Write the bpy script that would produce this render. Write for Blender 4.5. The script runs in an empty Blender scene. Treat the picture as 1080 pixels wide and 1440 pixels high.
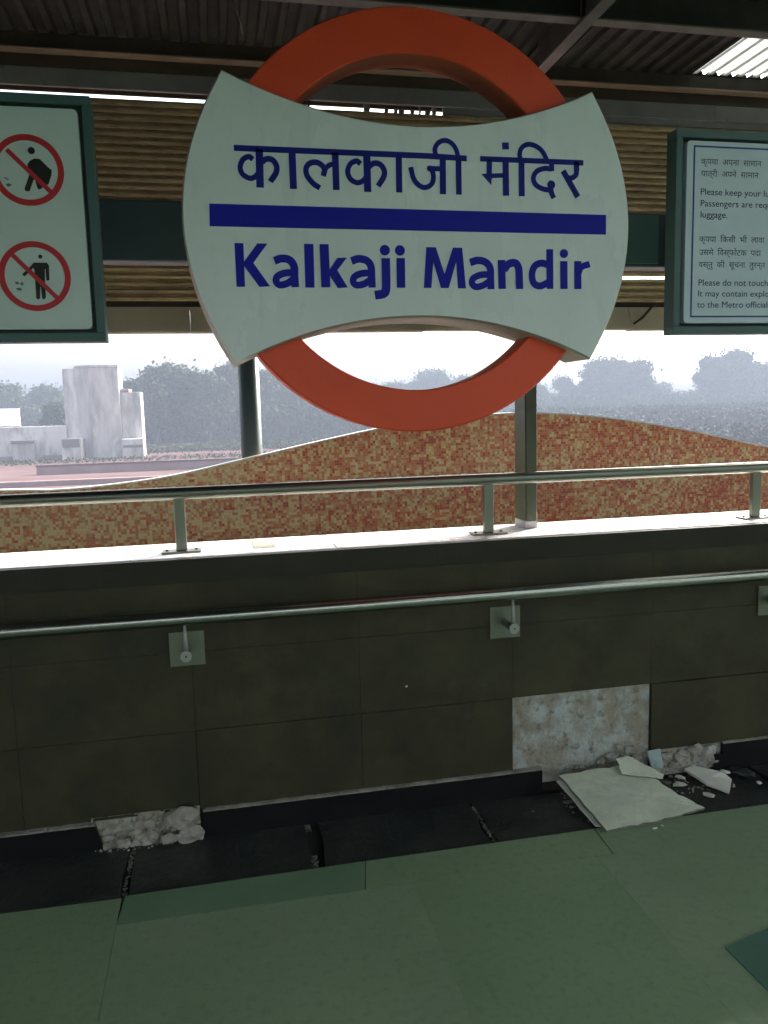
import bpy, bmesh, math, random
from mathutils import Vector, Matrix, noise
random.seed(7)
R = math.radians
SC = bpy.context.scene
COL = SC.collection

# ------------------------------------------------------------------ camera, sky, sun, exposure
cam_d = bpy.data.cameras.new('camera'); cam = bpy.data.objects.new('camera', cam_d); COL.objects.link(cam)
SC.camera = cam
cam_d.sensor_fit = 'VERTICAL'; cam_d.sensor_height = 24.0; cam_d.lens = 24.0*1122/1440
cam_d.clip_start = .05; cam_d.clip_end = 3000
def cam_matrix(yaw, pitch, roll, loc):
    cy, sy, cp, sp = math.cos(yaw), math.sin(yaw), math.cos(pitch), math.sin(pitch)
    f = Vector((sy*cp, cy*cp, sp)); r = Vector((cy, -sy, 0)); u = r.cross(f)
    r2 = math.cos(roll)*r + math.sin(roll)*u; u2 = -math.sin(roll)*r + math.cos(roll)*u
    m = Matrix((r2, u2, -f)).transposed().to_4x4(); m.translation = loc
    return m
cam.matrix_world = cam_matrix(R(11.712), R(-7.3326), R(-1.4738), (0, 0, 1.55))

SUN_EL, SUN_AZ = 28.0, 58.0        # azimuth clockwise from +Y (the wall's outward side)
world = bpy.data.worlds.new('World'); SC.world = world; world.use_nodes = True
wn = world.node_tree.nodes; wl = world.node_tree.links
bg = wn['Background']; sky = wn.new('ShaderNodeTexSky'); sky.sky_type = 'NISHITA'; sky.sun_disc = False
sky.sun_elevation = R(SUN_EL); sky.sun_rotation = R(SUN_AZ); sky.air_density = 1.0; sky.dust_density = 8.0; sky.ozone_density = 1.0
hs = wn.new('ShaderNodeHueSaturation'); hs.inputs['Saturation'].default_value = .40
wl.new(sky.outputs[0], hs.inputs['Color']); wl.new(hs.outputs[0], bg.inputs[0]); bg.inputs[1].default_value = .15
sd = bpy.data.lights.new('sun', 'SUN'); so = bpy.data.objects.new('sun', sd); COL.objects.link(so)
sd.energy = 3.5; sd.angle = R(10); sd.color = (1, .95, .88)
sdir = Vector((math.sin(R(SUN_AZ))*math.cos(R(SUN_EL)), math.cos(R(SUN_AZ))*math.cos(R(SUN_EL)), math.sin(R(SUN_EL))))
so.rotation_euler = sdir.to_track_quat('Z', 'Y').to_euler()
SC.view_settings.view_transform = 'Standard'; SC.view_settings.look = 'None'
SC.view_settings.exposure = 2.8; SC.view_settings.gamma = 1; SC.view_settings.use_curve_mapping = False
SC.render.engine = 'CYCLES'
SC.cycles.max_bounces = 10; SC.cycles.diffuse_bounces = 6; SC.cycles.transmission_bounces = 6; SC.cycles.volume_bounces = 1

# ------------------------------------------------------------------ materials
def mat(name, c, rough=.6, metal=0, c2=None, scale=6, detail=6, thr=(.35, .65), bump=0, bscale=60, spec=.5, stretch=(1, 1, 1), c3=None, s3=25, t3=(.6, .7)):
    m = bpy.data.materials.new(name); m.use_nodes = True; n = m.node_tree.nodes; l = m.node_tree.links
    b = n['Principled BSDF']; b.inputs['Roughness'].default_value = rough; b.inputs['Metallic'].default_value = metal
    b.inputs['Specular IOR Level'].default_value = spec
    b.inputs['Base Color'].default_value = (*c, 1)
    geo = n.new('ShaderNodeNewGeometry'); mp = n.new('ShaderNodeMapping'); mp.inputs['Scale'].default_value = stretch
    l.new(geo.outputs['Position'], mp.inputs['Vector'])
    def nz(s, d=6):
        t = n.new('ShaderNodeTexNoise'); t.inputs['Scale'].default_value = s; t.inputs['Detail'].default_value = d; t.inputs['Roughness'].default_value = .6
        l.new(mp.outputs[0], t.inputs['Vector']); return t
    def ramp(src, a, b_):
        r_ = n.new('ShaderNodeMapRange'); r_.inputs[1].default_value = a; r_.inputs[2].default_value = b_; l.new(src, r_.inputs[0]); return r_.outputs[0]
    col = None
    if c2:
        mx = n.new('ShaderNodeMix'); mx.data_type = 'RGBA'; mx.inputs[6].default_value = (*c, 1); mx.inputs[7].default_value = (*c2, 1)
        l.new(ramp(nz(scale, detail).outputs[0], *thr), mx.inputs[0]); col = mx.outputs[2]
        if c3:
            m2 = n.new('ShaderNodeMix'); m2.data_type = 'RGBA'; l.new(col, m2.inputs[6]); m2.inputs[7].default_value = (*c3, 1)
            l.new(ramp(nz(s3, 8).outputs[0], *t3), m2.inputs[0]); col = m2.outputs[2]
        l.new(col, b.inputs['Base Color'])
        rr = n.new('ShaderNodeMapRange'); l.new(nz(scale*1.7, 5).outputs[0], rr.inputs[0]); rr.inputs[1].default_value = .3; rr.inputs[2].default_value = .7
        rr.inputs[3].default_value = max(0, rough-.1); rr.inputs[4].default_value = min(1, rough+.12); l.new(rr.outputs[0], b.inputs['Roughness'])
    if bump:
        bp = n.new('ShaderNodeBump'); bp.inputs['Strength'].default_value = bump; bp.inputs['Distance'].default_value = .01
        l.new(nz(bscale, 8).outputs[0], bp.inputs['Height']); l.new(bp.outputs[0], b.inputs['Normal'])
    return m
M = {}
M['granite'] = mat('granite', (.037, .035, .018), .5, c2=(.056, .052, .026), scale=3.2, bump=.15, bscale=160, c3=(.022, .022, .014), s3=6, t3=(.45, .8), spec=.25)
M['coping'] = mat('coping', (.028, .028, .018), .5, c2=(.036, .036, .023), scale=4, bump=.1, bscale=150, spec=.2)
M['mortar'] = mat('mortar', (.16, .15, .12), .9, c2=(.30, .29, .25), scale=18, bump=.6, bscale=60)
M['joint'] = mat('joint', (.024, .023, .014), .9, bump=.3)
M['skirt'] = mat('skirt', (.006, .006, .0065), .4, c2=(.010, .010, .010), scale=12, bump=.05, spec=.2)
M['slab'] = mat('slab', (.020, .024, .024), .45, c2=(.042, .046, .043), scale=5, bump=.6, bscale=35, c3=(.085, .09, .078), s3=15, t3=(.60, .85), spec=.4)
M['grey_mortar'] = mat('grey_mortar', (.10, .10, .085), .9, c2=(.2, .2, .17), scale=30, bump=.8, bscale=60)
M['plaster'] = mat('plaster', (.29, .27, .21), .9, c2=(.42, .45, .43), scale=10, detail=5, thr=(.42, .60), bump=.9, bscale=45, c3=(.17, .155, .12), s3=26, t3=(.54, .68))
M['plaster_warm'] = mat('plaster_warm', (.30, .28, .21), .9, c2=(.43, .42, .37), scale=16, detail=6, thr=(.42, .6), bump=.9, bscale=50, c3=(.14, .13, .10), s3=30, t3=(.52, .68))
M['ledge'] = mat('ledge', (.82, .80, .82), .3, c2=(.76, .74, .76), scale=5, bump=.05, c3=(.45, .43, .4), s3=14, t3=(.74, .80))
M['floor'] = mat('floor', (.215, .325, .185), .55, c2=(.26, .37, .22), scale=1.3, bump=.35, bscale=260, c3=(.165, .26, .175), s3=38, t3=(.5, .85))
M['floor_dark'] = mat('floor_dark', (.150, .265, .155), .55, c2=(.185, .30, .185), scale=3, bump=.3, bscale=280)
M['floor_pale'] = mat('floor_pale', (.235, .335, .205), .52, c2=(.285, .385, .245), scale=1.5, bump=.35, bscale=260, c3=(.175, .265, .185), s3=34, t3=(.5, .85))
M['floor_teal'] = mat('floor_teal', (.07, .17, .125), .6, c2=(.085, .19, .14), scale=3, bump=.2, bscale=300)
M['concrete'] = mat('concrete', (.022, .022, .020), .95, c2=(.035, .035, .03), scale=4, bump=.4)
M['steel'] = mat('steel', (.40, .41, .37), .25, 1)
M['steel_dull'] = mat('steel_dull', (.21, .22, .18), .36, 1)
M['disc'] = mat('disc', (.34, .36, .33), .5, .3)
M['post_foot'] = mat('post_foot', (.45, .44, .42), .5)
M['border_blue'] = mat('border_blue', (.01, .02, .26), .5)
M['hazed'] = mat('hazed', (.085, .088, .082), .95, c2=(.12, .12, .115), scale=.3, spec=0)  # paleness stands in for haze over the near scrub
M['teal'] = mat('teal', (.050, .095, .105), .45, c2=(.060, .11, .12), scale=5)
M['teal_lit'] = mat('teal_lit', (.10, .22, .21), .4, c2=(.12, .25, .24), scale=4)
M['teal_post'] = mat('teal_post', (.030, .055, .062), .4, c2=(.036, .065, .072), scale=6)
M['olive_post'] = mat('olive_post', (.070, .080, .045), .45, c2=(.09, .10, .06), scale=6)
M['white'] = mat('white', (.80, .85, .87), .3, c2=(.75, .80, .82), scale=2.5, c3=(.68, .74, .75), s3=30, t3=(.55, .85), stretch=(1, 1, .35))
M['white_panel'] = mat('white_panel', (.64, .73, .735), .4, c2=(.59, .69, .69), scale=4)
M['notice'] = mat('notice', (.62, .71, .80), .4, c2=(.58, .67, .75), scale=4)
M['trim'] = mat('trim', (.50, .50, .47), .35, .6)
M['plate_side'] = mat('plate_side', (.50, .46, .38), .55, c2=(.40, .37, .30), scale=6)
M['orange'] = mat('orange', (.90, .085, .022), .4, c2=(.82, .075, .020), scale=3, c3=(.68, .075, .035), s3=30, t3=(.6, .85))
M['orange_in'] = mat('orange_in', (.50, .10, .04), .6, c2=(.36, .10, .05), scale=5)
M['blue'] = mat('blue', (.008, .014, .40), .5, spec=.2)
M['navy'] = mat('navy', (.008, .014, .25), .5, spec=.2)
M['red'] = mat('red', (.55, .02, .03), .45)
M['black'] = mat('black', (.010, .011, .009), .5)
M['grey_text'] = mat('grey_text', (.03, .06, .13), .5)
M['dark_text'] = mat('dark_text', (.008, .02, .11), .5)
M['litter'] = mat('litter', (.10, .15, .15), .5)
M['frame'] = mat('frame', (.062, .125, .125), .4, c2=(.075, .145, .145), scale=5)
M['frame_dark'] = mat('frame_dark', (.02, .045, .042), .5)
M['sheet'] = mat('sheet', (.026, .036, .030), .7, c2=(.014, .019, .016), scale=3, bump=.1, c3=(.009, .010, .009), s3=12, t3=(.5, .8), spec=.2)
M['purlin'] = mat('purlin', (.018, .016, .012), .8, c2=(.013, .012, .009), scale=6)
M['lip'] = mat('lip', (.11, .105, .09), .6, c2=(.08, .075, .065), scale=9)
M['rafter'] = mat('rafter', (.03, .03, .026), .6, c2=(.04, .04, .034), scale=6)
M['rafter_flange'] = mat('rafter_flange', (.085, .095, .075), .6, c2=(.065, .07, .058), scale=5)
M['gutter'] = mat('gutter', (.16, .16, .155), .6, c2=(.12, .12, .115), scale=4, c3=(.09, .09, .08), s3=15, t3=(.62, .72))
M['slat'] = mat('slat', (.46, .34, .18), .6, c2=(.33, .24, .13), scale=7, stretch=(1, 1, 3), c3=(.18, .13, .075), s3=16, t3=(.5, .75))
M['soffit'] = mat('soffit', (.44, .39, .29), .6, c2=(.36, .31, .23), scale=3)
M['card'] = mat('card', (.60, .64, .51), .8, c2=(.50, .54, .43), scale=7, bump=.15, bscale=60, c3=(.40, .44, .35), s3=20, t3=(.5, .8), stretch=(1, 1.6, 1))
M['card_edge'] = mat('card_edge', (.13, .13, .10), .85, c2=(.2, .2, .16), scale=30)
M['shard'] = mat('shard', (.80, .80, .72), .6, c2=(.70, .71, .63), scale=14)
M['shard_blue'] = mat('shard_blue', (.33, .40, .40), .7, c2=(.26, .32, .32), scale=20)
M['rubble'] = mat('rubble', (.26, .25, .20), .9, c2=(.40, .38, .33), scale=25, bump=.8, bscale=70)
M['ground'] = mat('ground', (.08, .05, .05), .95, c2=(.11, .075, .075), scale=.05, stretch=(.35, 1, 1), c3=(.06, .04, .04), s3=.25, t3=(.5, .7), spec=0)
M['dirt_wall'] = mat('dirt_wall', (.16, .10, .10), .95, c2=(.22, .15, .15), scale=.3)
M['old_concrete'] = mat('old_concrete', (.36, .34, .33), .9, c2=(.17, .16, .16), scale=.6, thr=(.40, .72), c3=(.48, .46, .44), s3=.5, t3=(.5, .62), stretch=(1, 1, .3), spec=.1)
M['recess'] = mat('recess', (.10, .09, .09), .9)
M['sheet_white'] = mat('sheet_white', (.75, .75, .76), .7)
M['leaf'] = mat('leaf', (.030, .045, .026), .9, c2=(.045, .060, .034), scale=.25, spec=0)
M['leaf2'] = mat('leaf2', (.038, .050, .032), .9, c2=(.055, .066, .042), scale=.2, spec=0)
M['bark'] = mat('bark', (.06, .05, .04), .9, spec=0)
M['scrub'] = mat('scrub', (.035, .045, .025), .9, c2=(.06, .06, .04), scale=.4, spec=0)

def mosaic_mat():
    m = bpy.data.materials.new('mosaic'); m.use_nodes = True; n = m.node_tree.nodes; l = m.node_tree.links; b = n['Principled BSDF']
    b.inputs['Roughness'].default_value = .35
    geo = n.new('ShaderNodeNewGeometry')
    def cells(size, off):
        mp = n.new('ShaderNodeVectorMath'); mp.operation = 'MULTIPLY_ADD'; mp.inputs[1].default_value = (1/size, 0, 1/size); mp.inputs[2].default_value = off
        l.new(geo.outputs['Position'], mp.inputs[0]); return mp.outputs[0]
    v = cells(.0130, (.5, .5, .5))
    fl = n.new('ShaderNodeVectorMath'); fl.operation = 'FLOOR'; l.new(v, fl.inputs[0])
    w = n.new('ShaderNodeTexWhiteNoise'); w.noise_dimensions = '3D'; l.new(fl.outputs[0], w.inputs['Vector'])
    # patches run together: a coarser random grid and a soft drift of the mix along the panel
    fl2 = n.new('ShaderNodeVectorMath'); fl2.operation = 'FLOOR'; l.new(cells(.026, (.3, .5, .2)), fl2.inputs[0])
    w2 = n.new('ShaderNodeTexWhiteNoise'); l.new(fl2.outputs[0], w2.inputs['Vector'])
    dr = n.new('ShaderNodeTexNoise'); dr.inputs['Scale'].default_value = 3.5; dr.inputs['Detail'].default_value = 3; l.new(geo.outputs['Position'], dr.inputs['Vector'])
    s = n.new('ShaderNodeSeparateXYZ'); l.new(geo.outputs['Position'], s.inputs[0])
    sl = n.new('ShaderNodeMapRange'); sl.inputs[1].default_value = -1; sl.inputs[2].default_value = 2.5; sl.inputs[3].default_value = -.13; sl.inputs[4].default_value = .08; l.new(s.outputs[0], sl.inputs[0])
    def add(a, c, f=1.0):
        q = n.new('ShaderNodeMath'); q.operation = 'MULTIPLY_ADD'; l.new(c, q.inputs[0]); q.inputs[1].default_value = f
        if a is None: q.inputs[2].default_value = 0
        else: l.new(a, q.inputs[2])
        return q.outputs[0]
    t = add(None, w.outputs['Value'], .55); t = add(t, w2.outputs['Value'], .30); t = add(t, dr.outputs[0], .45); t = add(t, sl.outputs[0], 1.0)
    cr = n.new('ShaderNodeValToRGB'); cr.color_ramp.interpolation = 'CONSTANT'; e = cr.color_ramp.elements
    e[0].position = 0; e[0].color = (.64, .53, .27, 1); e[1].position = .46; e[1].color = (.60, .41, .20, 1)
    for p, c in ((.55, (.52, .33, .16)), (.63, (.56, .21, .08)), (.71, (.48, .22, .13)), (.78, (.58, .17, .065)), (.87, (.42, .085, .04))):
        k = e.new(p); k.color = (*c, 1)
    l.new(t, cr.inputs[0])
    # grout: recessed lines between the little glass tiles
    fr = n.new('ShaderNodeVectorMath'); fr.operation = 'FRACTION'; l.new(v, fr.inputs[0]); sp = n.new('ShaderNodeSeparateXYZ'); l.new(fr.outputs[0], sp.inputs[0])
    def lt(o):
        q = n.new('ShaderNodeMath'); q.operation = 'GREATER_THAN'; q.inputs[1].default_value = .05; l.new(o, q.inputs[0]); return q.outputs[0]
    g = n.new('ShaderNodeMath'); g.operation = 'MULTIPLY'; l.new(lt(sp.outputs[0]), g.inputs[0]); l.new(lt(sp.outputs[2]), g.inputs[1])
    mx = n.new('ShaderNodeMix'); mx.data_type = 'RGBA'; mx.inputs[6].default_value = (.48, .32, .18, 1); l.new(cr.outputs[0], mx.inputs[7]); l.new(g.outputs[0], mx.inputs[0])
    l.new(mx.outputs[2], b.inputs['Base Color'])
    bp = n.new('ShaderNodeBump'); bp.inputs['Distance'].default_value = .001; l.new(g.outputs[0], bp.inputs['Height']); l.new(bp.outputs[0], b.inputs['Normal'])
    return m
M['mosaic'] = mosaic_mat()
def skylight_mat():
    m = bpy.data.materials.new('skylight'); m.use_nodes = True; n = m.node_tree.nodes; l = m.node_tree.links
    for x in list(n):
        if x.type != 'OUTPUT_MATERIAL': n.remove(x)
    out = [x for x in n if x.type == 'OUTPUT_MATERIAL'][0]
    tr = n.new('ShaderNodeBsdfTranslucent'); tp = n.new('ShaderNodeBsdfTransparent'); df = n.new('ShaderNodeBsdfDiffuse')
    no = n.new('ShaderNodeTexNoise'); no.inputs['Scale'].default_value = 14; geo = n.new('ShaderNodeNewGeometry'); l.new(geo.outputs['Position'], no.inputs['Vector'])
    cr = n.new('ShaderNodeValToRGB'); cr.color_ramp.elements[0].position = .62; cr.color_ramp.elements[0].color = (.115, .125, .115, 1)
    cr.color_ramp.elements[1].position = .72; cr.color_ramp.elements[1].color = (.06, .06, .05, 1); l.new(no.outputs[0], cr.inputs[0])
    l.new(cr.outputs[0], tr.inputs[0]); tp.inputs[0].default_value = (.3, .33, .3, 1); df.inputs[0].default_value = (.4, .42, .38, 1)
    a = n.new('ShaderNodeMixShader'); a.inputs[0].default_value = .25; l.new(tr.outputs[0], a.inputs[1]); l.new(df.outputs[0], a.inputs[2])
    c = n.new('ShaderNodeMixShader'); c.inputs[0].default_value = .06; l.new(a.outputs[0], c.inputs[1]); l.new(tp.outputs[0], c.inputs[2]); l.new(c.outputs[0], out.inputs[0])
    return m
M['skylight'] = skylight_mat()

# ------------------------------------------------------------------ helpers
def tag(o, label=None, cat=None, group=None, kind=None):
    if label: o['label'] = label
    if cat: o['category'] = cat
    if group: o['group'] = group
    if kind: o['kind'] = kind
    return o
def thing(name, label, cat, loc=(0, 0, 0), group=None):
    o = bpy.data.objects.new(name, None); COL.objects.link(o); o.location = loc; o.empty_display_size = .1
    return tag(o, label, cat, group)
def link(name, bm, m, parent=None, smooth=False, keep=False):
    me = bpy.data.meshes.new(name); bmesh.ops.recalc_face_normals(bm, faces=bm.faces) if not keep else None
    bm.to_mesh(me); bm.free()
    for x in (m if isinstance(m, (list, tuple)) else [m]): me.materials.append(M[x])
    if smooth:
        for p in me.polygons: p.use_smooth = True
    o = bpy.data.objects.new(name, me); COL.objects.link(o)
    if parent is not None:      # coordinates are given in world space
        o.parent = parent; pos = Vector((0, 0, 0)); q = parent
        while q is not None: pos += q.location; q = q.parent
        if parent.type == 'EMPTY' or True: o.location = -pos
    return o
def box(bm, x0, x1, y0, y1, z0, z1, bevel=0, mi=0):
    vs = [bm.verts.new(p) for p in ((x0, y0, z0), (x1, y0, z0), (x1, y1, z0), (x0, y1, z0), (x0, y0, z1), (x1, y0, z1), (x1, y1, z1), (x0, y1, z1))]
    fs = [bm.faces.new([vs[i] for i in f]) for f in ((0, 3, 2, 1), (4, 5, 6, 7), (0, 1, 5, 4), (1, 2, 6, 5), (2, 3, 7, 6), (3, 0, 4, 7))]
    for f in fs: f.material_index = mi
    if bevel:
        ed = list({e for f in fs for e in f.edges})
        bmesh.ops.bevel(bm, geom=ed, offset=bevel, segments=1, affect='EDGES')
    return fs
def bx(name, dims, m, parent=None, bevel=0):
    bm = bmesh.new(); box(bm, *dims, bevel=bevel); return link(name, bm, m, parent)
def tube(bm, pts, r, seg=20, cap=True):
    pts = [Vector(p) for p in pts]; rings = []
    rs = r if isinstance(r, (list, tuple)) else [r]*len(pts)
    for i, p in enumerate(pts):
        d = (pts[min(i+1, len(pts)-1)] - pts[max(i-1, 0)]).normalized()
        a = d.cross(Vector((0, 0, 1)) if abs(d.z) < .9 else Vector((1, 0, 0))).normalized(); b = d.cross(a)
        rings.append([bm.verts.new(p + rs[i]*(math.cos(2*math.pi*k/seg)*a + math.sin(2*math.pi*k/seg)*b)) for k in range(seg)])
    for A, B in zip(rings, rings[1:]):
        for k in range(seg): bm.faces.new((A[k], A[(k+1) % seg], B[(k+1) % seg], B[k])).smooth = True
    if cap: bm.faces.new(rings[0]); bm.faces.new(rings[-1])
def prism_xz(bm, pts, y0, y1, bevel=0):
    """outline in the XZ plane, front face at y0, back at y1"""
    A = [bm.verts.new((x, y0, z)) for x, z in pts]; B = [bm.verts.new((x, y1, z)) for x, z in pts]; n = len(pts)
    f0 = bm.faces.new(A); f1 = bm.faces.new(B[::-1]); sides = []
    for i in range(n): sides.append(bm.faces.new((A[i], B[i], B[(i+1) % n], A[(i+1) % n])))
    return f0, f1, sides
def prism_xy(bm, pts, z0, z1):
    A = [bm.verts.new((x, y, z0)) for x, y in pts]; B = [bm.verts.new((x, y, z1)) for x, y in pts]; n = len(pts)
    bm.faces.new(A[::-1]); bm.faces.new(B)
    for i in range(n): bm.faces.new((A[i], A[(i+1) % n], B[(i+1) % n], B[i]))
def catmull(p, n=7):
    if len(p) < 3: return [Vector(a) for a in p]
    P = [Vector(a) for a in p]; P = [2*P[0]-P[1]] + P + [2*P[-1]-P[-2]]; out = []
    for i in range(1, len(P)-2):
        for k in range(n):
            t = k/n; a, b, c, d = P[i-1:i+3]
            out.append(.5*((2*b) + (c-a)*t + (2*a-5*b+4*c-d)*t*t + (3*b-a-3*c+d)*t**3))
    out.append(P[-2]); return out
def rnd(a, b): return random.uniform(a, b)
def rough_outline(pts, amp, n=6):
    out = []
    for i, p in enumerate(pts):
        q = pts[(i+1) % len(pts)]
        for k in range(n):
            t = k/n; a = amp if k else amp*.5
            out.append((p[0]+(q[0]-p[0])*t+rnd(-a, a), p[1]+(q[1]-p[1])*t+rnd(-a, a)))
    return out

def glazing_mat():
    m = bpy.data.materials.new('fill_glazing'); m.use_nodes = True; n = m.node_tree.nodes; l = m.node_tree.links
    n.remove(n['Principled BSDF']); out = [x for x in n if x.type == 'OUTPUT_MATERIAL'][0]
    tp = n.new('ShaderNodeBsdfTransparent'); tp.inputs[0].default_value = (GLZ*.93, GLZ, GLZ*.97, 1); gl = n.new('ShaderNodeBsdfGlossy'); gl.inputs['Roughness'].default_value = .1
    a = n.new('ShaderNodeMixShader'); a.inputs[0].default_value = .08; l.new(tp.outputs[0], a.inputs[1]); l.new(gl.outputs[0], a.inputs[2]); l.new(a.outputs[0], out.inputs[0]); return m
GLZ = .9
M['fill_glazing'] = glazing_mat()
HAZE = .0029; BACKZ = 1.0
HINDI=[[('L', 0.0172, [(-0.557, 0.204), (0.03, 0.203), (0.159, 0.2)])], [('L', 0.0159, [(0.203, 0.201), (0.551, 0.201)])], [('L', 0.0221, [(-0.483, 0.203), (-0.485, 0.094)]), ('S', 0.0153, [(-0.503, 0.173), (-0.514, 0.181), (-0.532, 0.172), (-0.541, 0.15), (-0.535, 0.131), (-0.516, 0.12), (-0.501, 0.123), (-0.49, 0.133)]), ('S', 0.0165, [(-0.478, 0.166), (-0.463, 0.176), (-0.445, 0.174), (-0.434, 0.158), (-0.436, 0.138), (-0.454, 0.112)])], [('L', 0.0208, [(-0.386, 0.201), (-0.386, 0.093)])], [('L', 0.0202, [(-0.256, 0.202), (-0.256, 0.094)]), ('S', 0.0165, [(-0.306, 0.098), (-0.326, 0.111), (-0.343, 0.132), (-0.346, 0.152), (-0.336, 0.167), (-0.315, 0.172), (-0.298, 0.164), (-0.29, 0.15), (-0.295, 0.133)]), ('S', 0.0147, [(-0.295, 0.14), (-0.284, 0.158), (-0.27, 0.167), (-0.256, 0.167)])], [('L', 0.0221, [(-0.159, 0.202), (-0.159, 0.091)]), ('S', 0.0153, [(-0.179, 0.172), (-0.191, 0.18), (-0.21, 0.171), (-0.219, 0.149), (-0.212, 0.128), (-0.193, 0.117), (-0.176, 0.121), (-0.165, 0.131)]), ('S', 0.0165, [(-0.153, 0.165), (-0.138, 0.175), (-0.119, 0.173), (-0.106, 0.156), (-0.108, 0.136), (-0.126, 0.109)])], [('L', 0.0196, [(-0.059, 0.198), (-0.06, 0.092)])], [('L', 0.0196, [(0.081, 0.197), (0.08, 0.091)]), ('L', 0.0147, [(0.082, 0.166), (0.031, 0.166)]), ('S', 0.0153, [(0.034, 0.171), (0.048, 0.155), (0.049, 0.131), (0.038, 0.115), (0.019, 0.109), (0.001, 0.117), (-0.014, 0.136), (-0.022, 0.168)])], [('L', 0.0184, [(0.132, 0.205), (0.132, 0.091)]), ('S', 0.0147, [(0.132, 0.196), (0.125, 0.224), (0.111, 0.243), (0.09, 0.251), (0.069, 0.244), (0.057, 0.227), (0.058, 0.211), (0.066, 0.197)])], [('L', 0.0172, [(0.233, 0.2), (0.232, 0.14)]), ('P', 0, [(0.207, 0.155), (0.239, 0.159), (0.239, 0.123)]), ('L', 0.0135, [(0.225, 0.15), (0.288, 0.154)]), ('L', 0.0196, [(0.287, 0.202), (0.288, 0.092)])], [('L', 0.0208, [(0.276, 0.242), (0.298, 0.243)])], [('L', 0.019, [(0.34, 0.201), (0.341, 0.092)]), ('S', 0.0147, [(0.339, 0.195), (0.334, 0.218), (0.341, 0.239), (0.362, 0.25), (0.388, 0.246), (0.411, 0.23), (0.427, 0.203)])], [('L', 0.0172, [(0.442, 0.2), (0.442, 0.172)]), ('S', 0.0159, [(0.442, 0.178), (0.417, 0.179), (0.391, 0.169), (0.38, 0.149), (0.388, 0.129), (0.411, 0.117), (0.438, 0.113)]), ('D', 0.027, [(0.441, 0.13)]), ('S', 0.0165, [(0.438, 0.129), (0.442, 0.105), (0.45, 0.089)])], [('L', 0.0184, [(0.527, 0.202), (0.528, 0.175)]), ('S', 0.0165, [(0.527, 0.181), (0.526, 0.164), (0.512, 0.153), (0.497, 0.153)]), ('L', 0.0184, [(0.481, 0.174), (0.533, 0.095)])]]
ENGLISH=[[('P', 0, [(-0.568, -0.067), (-0.542, -0.067), (-0.543, -0.194), (-0.568, -0.194)]), ('P', 0, [(-0.501, -0.067), (-0.471, -0.067), (-0.515, -0.124), (-0.468, -0.192), (-0.5, -0.194), (-0.543, -0.133), (-0.543, -0.121)])], [('S', 0.0233, [(-0.452, -0.117), (-0.43, -0.11), (-0.406, -0.114), (-0.393, -0.133), (-0.393, -0.164), (-0.392, -0.194)]), ('S', 0.0208, [(-0.394, -0.151), (-0.423, -0.153), (-0.445, -0.163), (-0.449, -0.178), (-0.438, -0.188), (-0.416, -0.183), (-0.395, -0.169)])], [('L', 0.0282, [(-0.346, -0.066), (-0.347, -0.195)])], [('L', 0.0276, [(-0.299, -0.066), (-0.298, -0.194)]), ('P', 0, [(-0.288, -0.145), (-0.259, -0.106), (-0.23, -0.105), (-0.261, -0.143), (-0.23, -0.194), (-0.261, -0.196), (-0.288, -0.154)])], [('S', 0.0233, [(-0.216, -0.115), (-0.194, -0.108), (-0.168, -0.113), (-0.155, -0.131), (-0.154, -0.163), (-0.153, -0.194)]), ('S', 0.0208, [(-0.156, -0.15), (-0.186, -0.152), (-0.208, -0.162), (-0.212, -0.178), (-0.201, -0.187), (-0.178, -0.183), (-0.156, -0.169)])], [('S', 0.027, [(-0.108, -0.105), (-0.108, -0.15), (-0.109, -0.196), (-0.117, -0.212), (-0.145, -0.217)]), ('D', 0.0319, [(-0.11, -0.081)])], [('L', 0.027, [(-0.06, -0.104), (-0.061, -0.194)]), ('D', 0.0319, [(-0.062, -0.081)])], [('P', 0, [(0.023, -0.07), (0.054, -0.07), (0.081, -0.151), (0.11, -0.07), (0.14, -0.07), (0.151, -0.195), (0.125, -0.195), (0.12, -0.113), (0.094, -0.194), (0.069, -0.194), (0.045, -0.113), (0.037, -0.194), (0.013, -0.194)])], [('S', 0.0233, [(0.166, -0.115), (0.191, -0.108), (0.217, -0.113), (0.233, -0.132), (0.234, -0.165), (0.235, -0.197)]), ('S', 0.0208, [(0.232, -0.151), (0.2, -0.153), (0.176, -0.164), (0.172, -0.18), (0.185, -0.19), (0.209, -0.185), (0.232, -0.171)])], [('L', 0.0245, [(0.271, -0.106), (0.273, -0.196)]), ('S', 0.0245, [(0.279, -0.136), (0.296, -0.118), (0.318, -0.115), (0.329, -0.131), (0.331, -0.158), (0.332, -0.196)])], [('L', 0.0233, [(0.436, -0.07), (0.437, -0.195)]), ('S', 0.0221, [(0.432, -0.12), (0.407, -0.114), (0.384, -0.124), (0.375, -0.15), (0.381, -0.177), (0.403, -0.186), (0.432, -0.174)])], [('L', 0.0245, [(0.485, -0.107), (0.486, -0.195)]), ('D', 0.0282, [(0.485, -0.083)])], [('L', 0.0245, [(0.534, -0.106), (0.535, -0.195)]), ('S', 0.0208, [(0.536, -0.147), (0.547, -0.125), (0.576, -0.115)])]]
BAR=[(-0.634, 0.045), (0.632, 0.042), (0.633, -0.021), (-0.638, -0.02)]
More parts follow.
